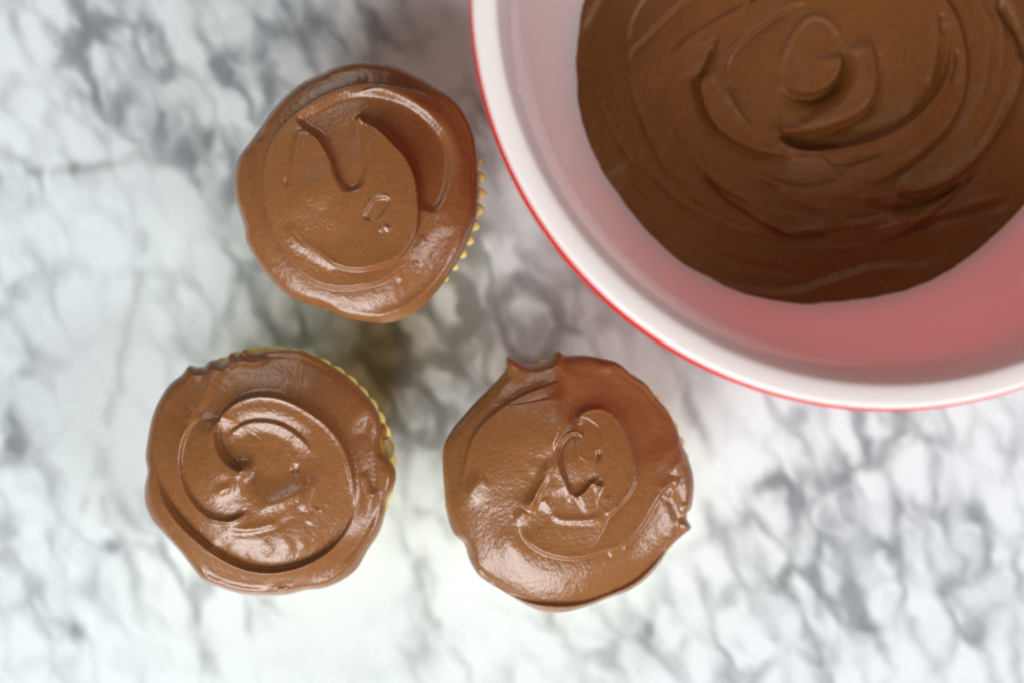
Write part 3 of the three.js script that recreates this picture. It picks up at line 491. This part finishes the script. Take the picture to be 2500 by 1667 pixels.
  for (let i = 0; i < 50; i++) { const r = 520 + 980 * rnd(), a = -0.5 + 3.0 * rnd(), sw = 0.25 + 0.55 * rnd(), dr = (rnd() - 0.6) * 160, P = (t) => [1000 + (r + dr * t) * Math.cos(a + t * sw), 330 + (r + dr * t) * 0.95 * Math.sin(a + t * sw)], A = (0.20 + 0.32 * rnd()) * (rnd() < 0.45 ? -1 : 1), w = 10 + 13 * rnd(); if (i % 3) S.ridge([P(0), P(0.25), P(0.5), P(0.75), P(1)], A, w, [0.4, 0.4]); else S.lip([P(0), P(0.25), P(0.5), P(0.75), P(1)], Math.abs(A) * 1.7, { wide: 60, low: 40, dip: 0.7, edge: 12, ends: [0.35, 0.35], left: rnd() < 0.5 }); }
  // unseen far part: the same spoon strokes go on
  for (let i = 0; i < 6; i++) { const r = 520 + 190 * i, P = (a) => [1000 + r * Math.cos(a), 300 + r * 0.95 * Math.sin(a)]; S.lip([P(-2.7), P(-2.2), P(-1.7), P(-1.2), P(-0.7)], 1.0 + 0.5 * rnd(), { ...lipO, left: true }); }
  // thin lip along the lower edge
  S.lip([[-40, 1560], [240, 1740], [600, 1850], [900, 1850], [1180, 1760], [1400, 1700], [1700, 1690], [1950, 1640]], 1.3, { wide: 90, low: 80, dip: 0.6, edge: 34, ends: [.35, .3], left: false });
  S.blur(1);
  S.grain((u, v) => 0.25 * fbm(u / 160, v / 160, 3, 41) + 0.10 * fbm(u / 45, v / 45, 2, 46));
  const R = new Float32Array(n); for (let i = 0; i < n; i++) R[i] = 0.0790;
  const yOf = (x, z, u, r) => {
    const th = Math.atan2(z - BOWL[1], x - BOWL[0]), y = level + 0.0035 * (1 - u * u) + 0.0016 * smooth(0.3, 1, u) * Math.cos(th - 0.6) + 0.0010 * smooth(0.7, 1, u) * (Math.sin(th * 3 + 1) + 0.7 * Math.sin(th * 7) + 0.9 * fbm(th * 6 + 30, 0.5, 3, 5)) + 0.0012 * smooth(0.85, 1, u);
    const [tx, ty] = trace(x, y, z);
    return y + S.at((tx - O[0]) / Z, (ty - O[1]) / Z) * MM * 1.35 * (1 - 0.6 * smooth(0.93, 1, u));
  };
  const f = mesh('frosting', discGeometry(BOWL[0], BOWL[1], R, 300, yOf, []), shadedBowlFrostingMat, scene);
  f.position.set(BOWL[0], 0, BOWL[1]);
  tag(f, 'swirled brown chocolate frosting filling the red and white bowl', 'frosting');
}

// ---------------------------------------------------------------- the added fill lamp on the far side
{
  const root = new THREE.Group(); root.name = 'added_fill_lamp'; root.position.set(...ADDED_LAMP.at); root.quaternion.copy(ADDED_LAMP.turn); root.rotateX(Math.PI / 2); const [W, H] = ADDED_LAMP.size;
  const glow = new THREE.MeshStandardMaterial({ name: 'fill_lamp_diffuser', color: 0x333333, emissive: new THREE.Color().setRGB(...ADDED_LAMP.color), emissiveIntensity: 0.4, roughness: 0.6 });
  const metal = new THREE.MeshStandardMaterial({ name: 'white_fill_lamp_metal', color: new THREE.Color().setRGB(0.75, 0.75, 0.73), roughness: 0.5 });
  const d = mesh('diffuser', new THREE.BoxGeometry(W, 0.008, H), glow, root); d.position.y = 0.012;
  const h = mesh('housing', new THREE.BoxGeometry(W + 0.04, 0.05, H + 0.04), metal, root); h.position.y = 0.045;
  tag(root, 'added flat rectangular white fill lamp tilted down from beyond the far side of the counter', 'ceiling light'); scene.add(root);
}

// ---------------------------------------------------------------- the windows that light the kitchen counter
{
  const white = new THREE.MeshStandardMaterial({ name: 'white_window_paint', color: new THREE.Color().setRGB(0.8, 0.8, 0.78), roughness: 0.5 });
  WINDOWS.forEach((w, i) => {
    const root = new THREE.Group(); root.name = i ? 'window_001' : 'window';
    const glow = new THREE.MeshStandardMaterial({ name: 'bright_window_pane', color: 0x222222, emissive: new THREE.Color().setRGB(...w.color), emissiveIntensity: 0.4, roughness: 0.6 });
    const [W, H] = w.size, t = 0.05, d = 0.06;
    root.position.copy(w.light.position); root.quaternion.copy(w.light.quaternion); root.translateZ(0.012);
    mesh('pane', new THREE.BoxGeometry(W, H, 0.006), glow, root);
    for (const [x, y, a, b] of [[0, H / 2 + t / 2, W + 2 * t, t], [0, -H / 2 - t / 2, W + 2 * t, t], [-W / 2 - t / 2, 0, t, H], [W / 2 + t / 2, 0, t, H]]) { const f = mesh('frame', new THREE.BoxGeometry(a, b, d), white, root); f.position.set(x, y, 0.012); }
    tag(root, w.label, 'window'); scene.add(root);
  });
}

renderer.render(scene, camera);
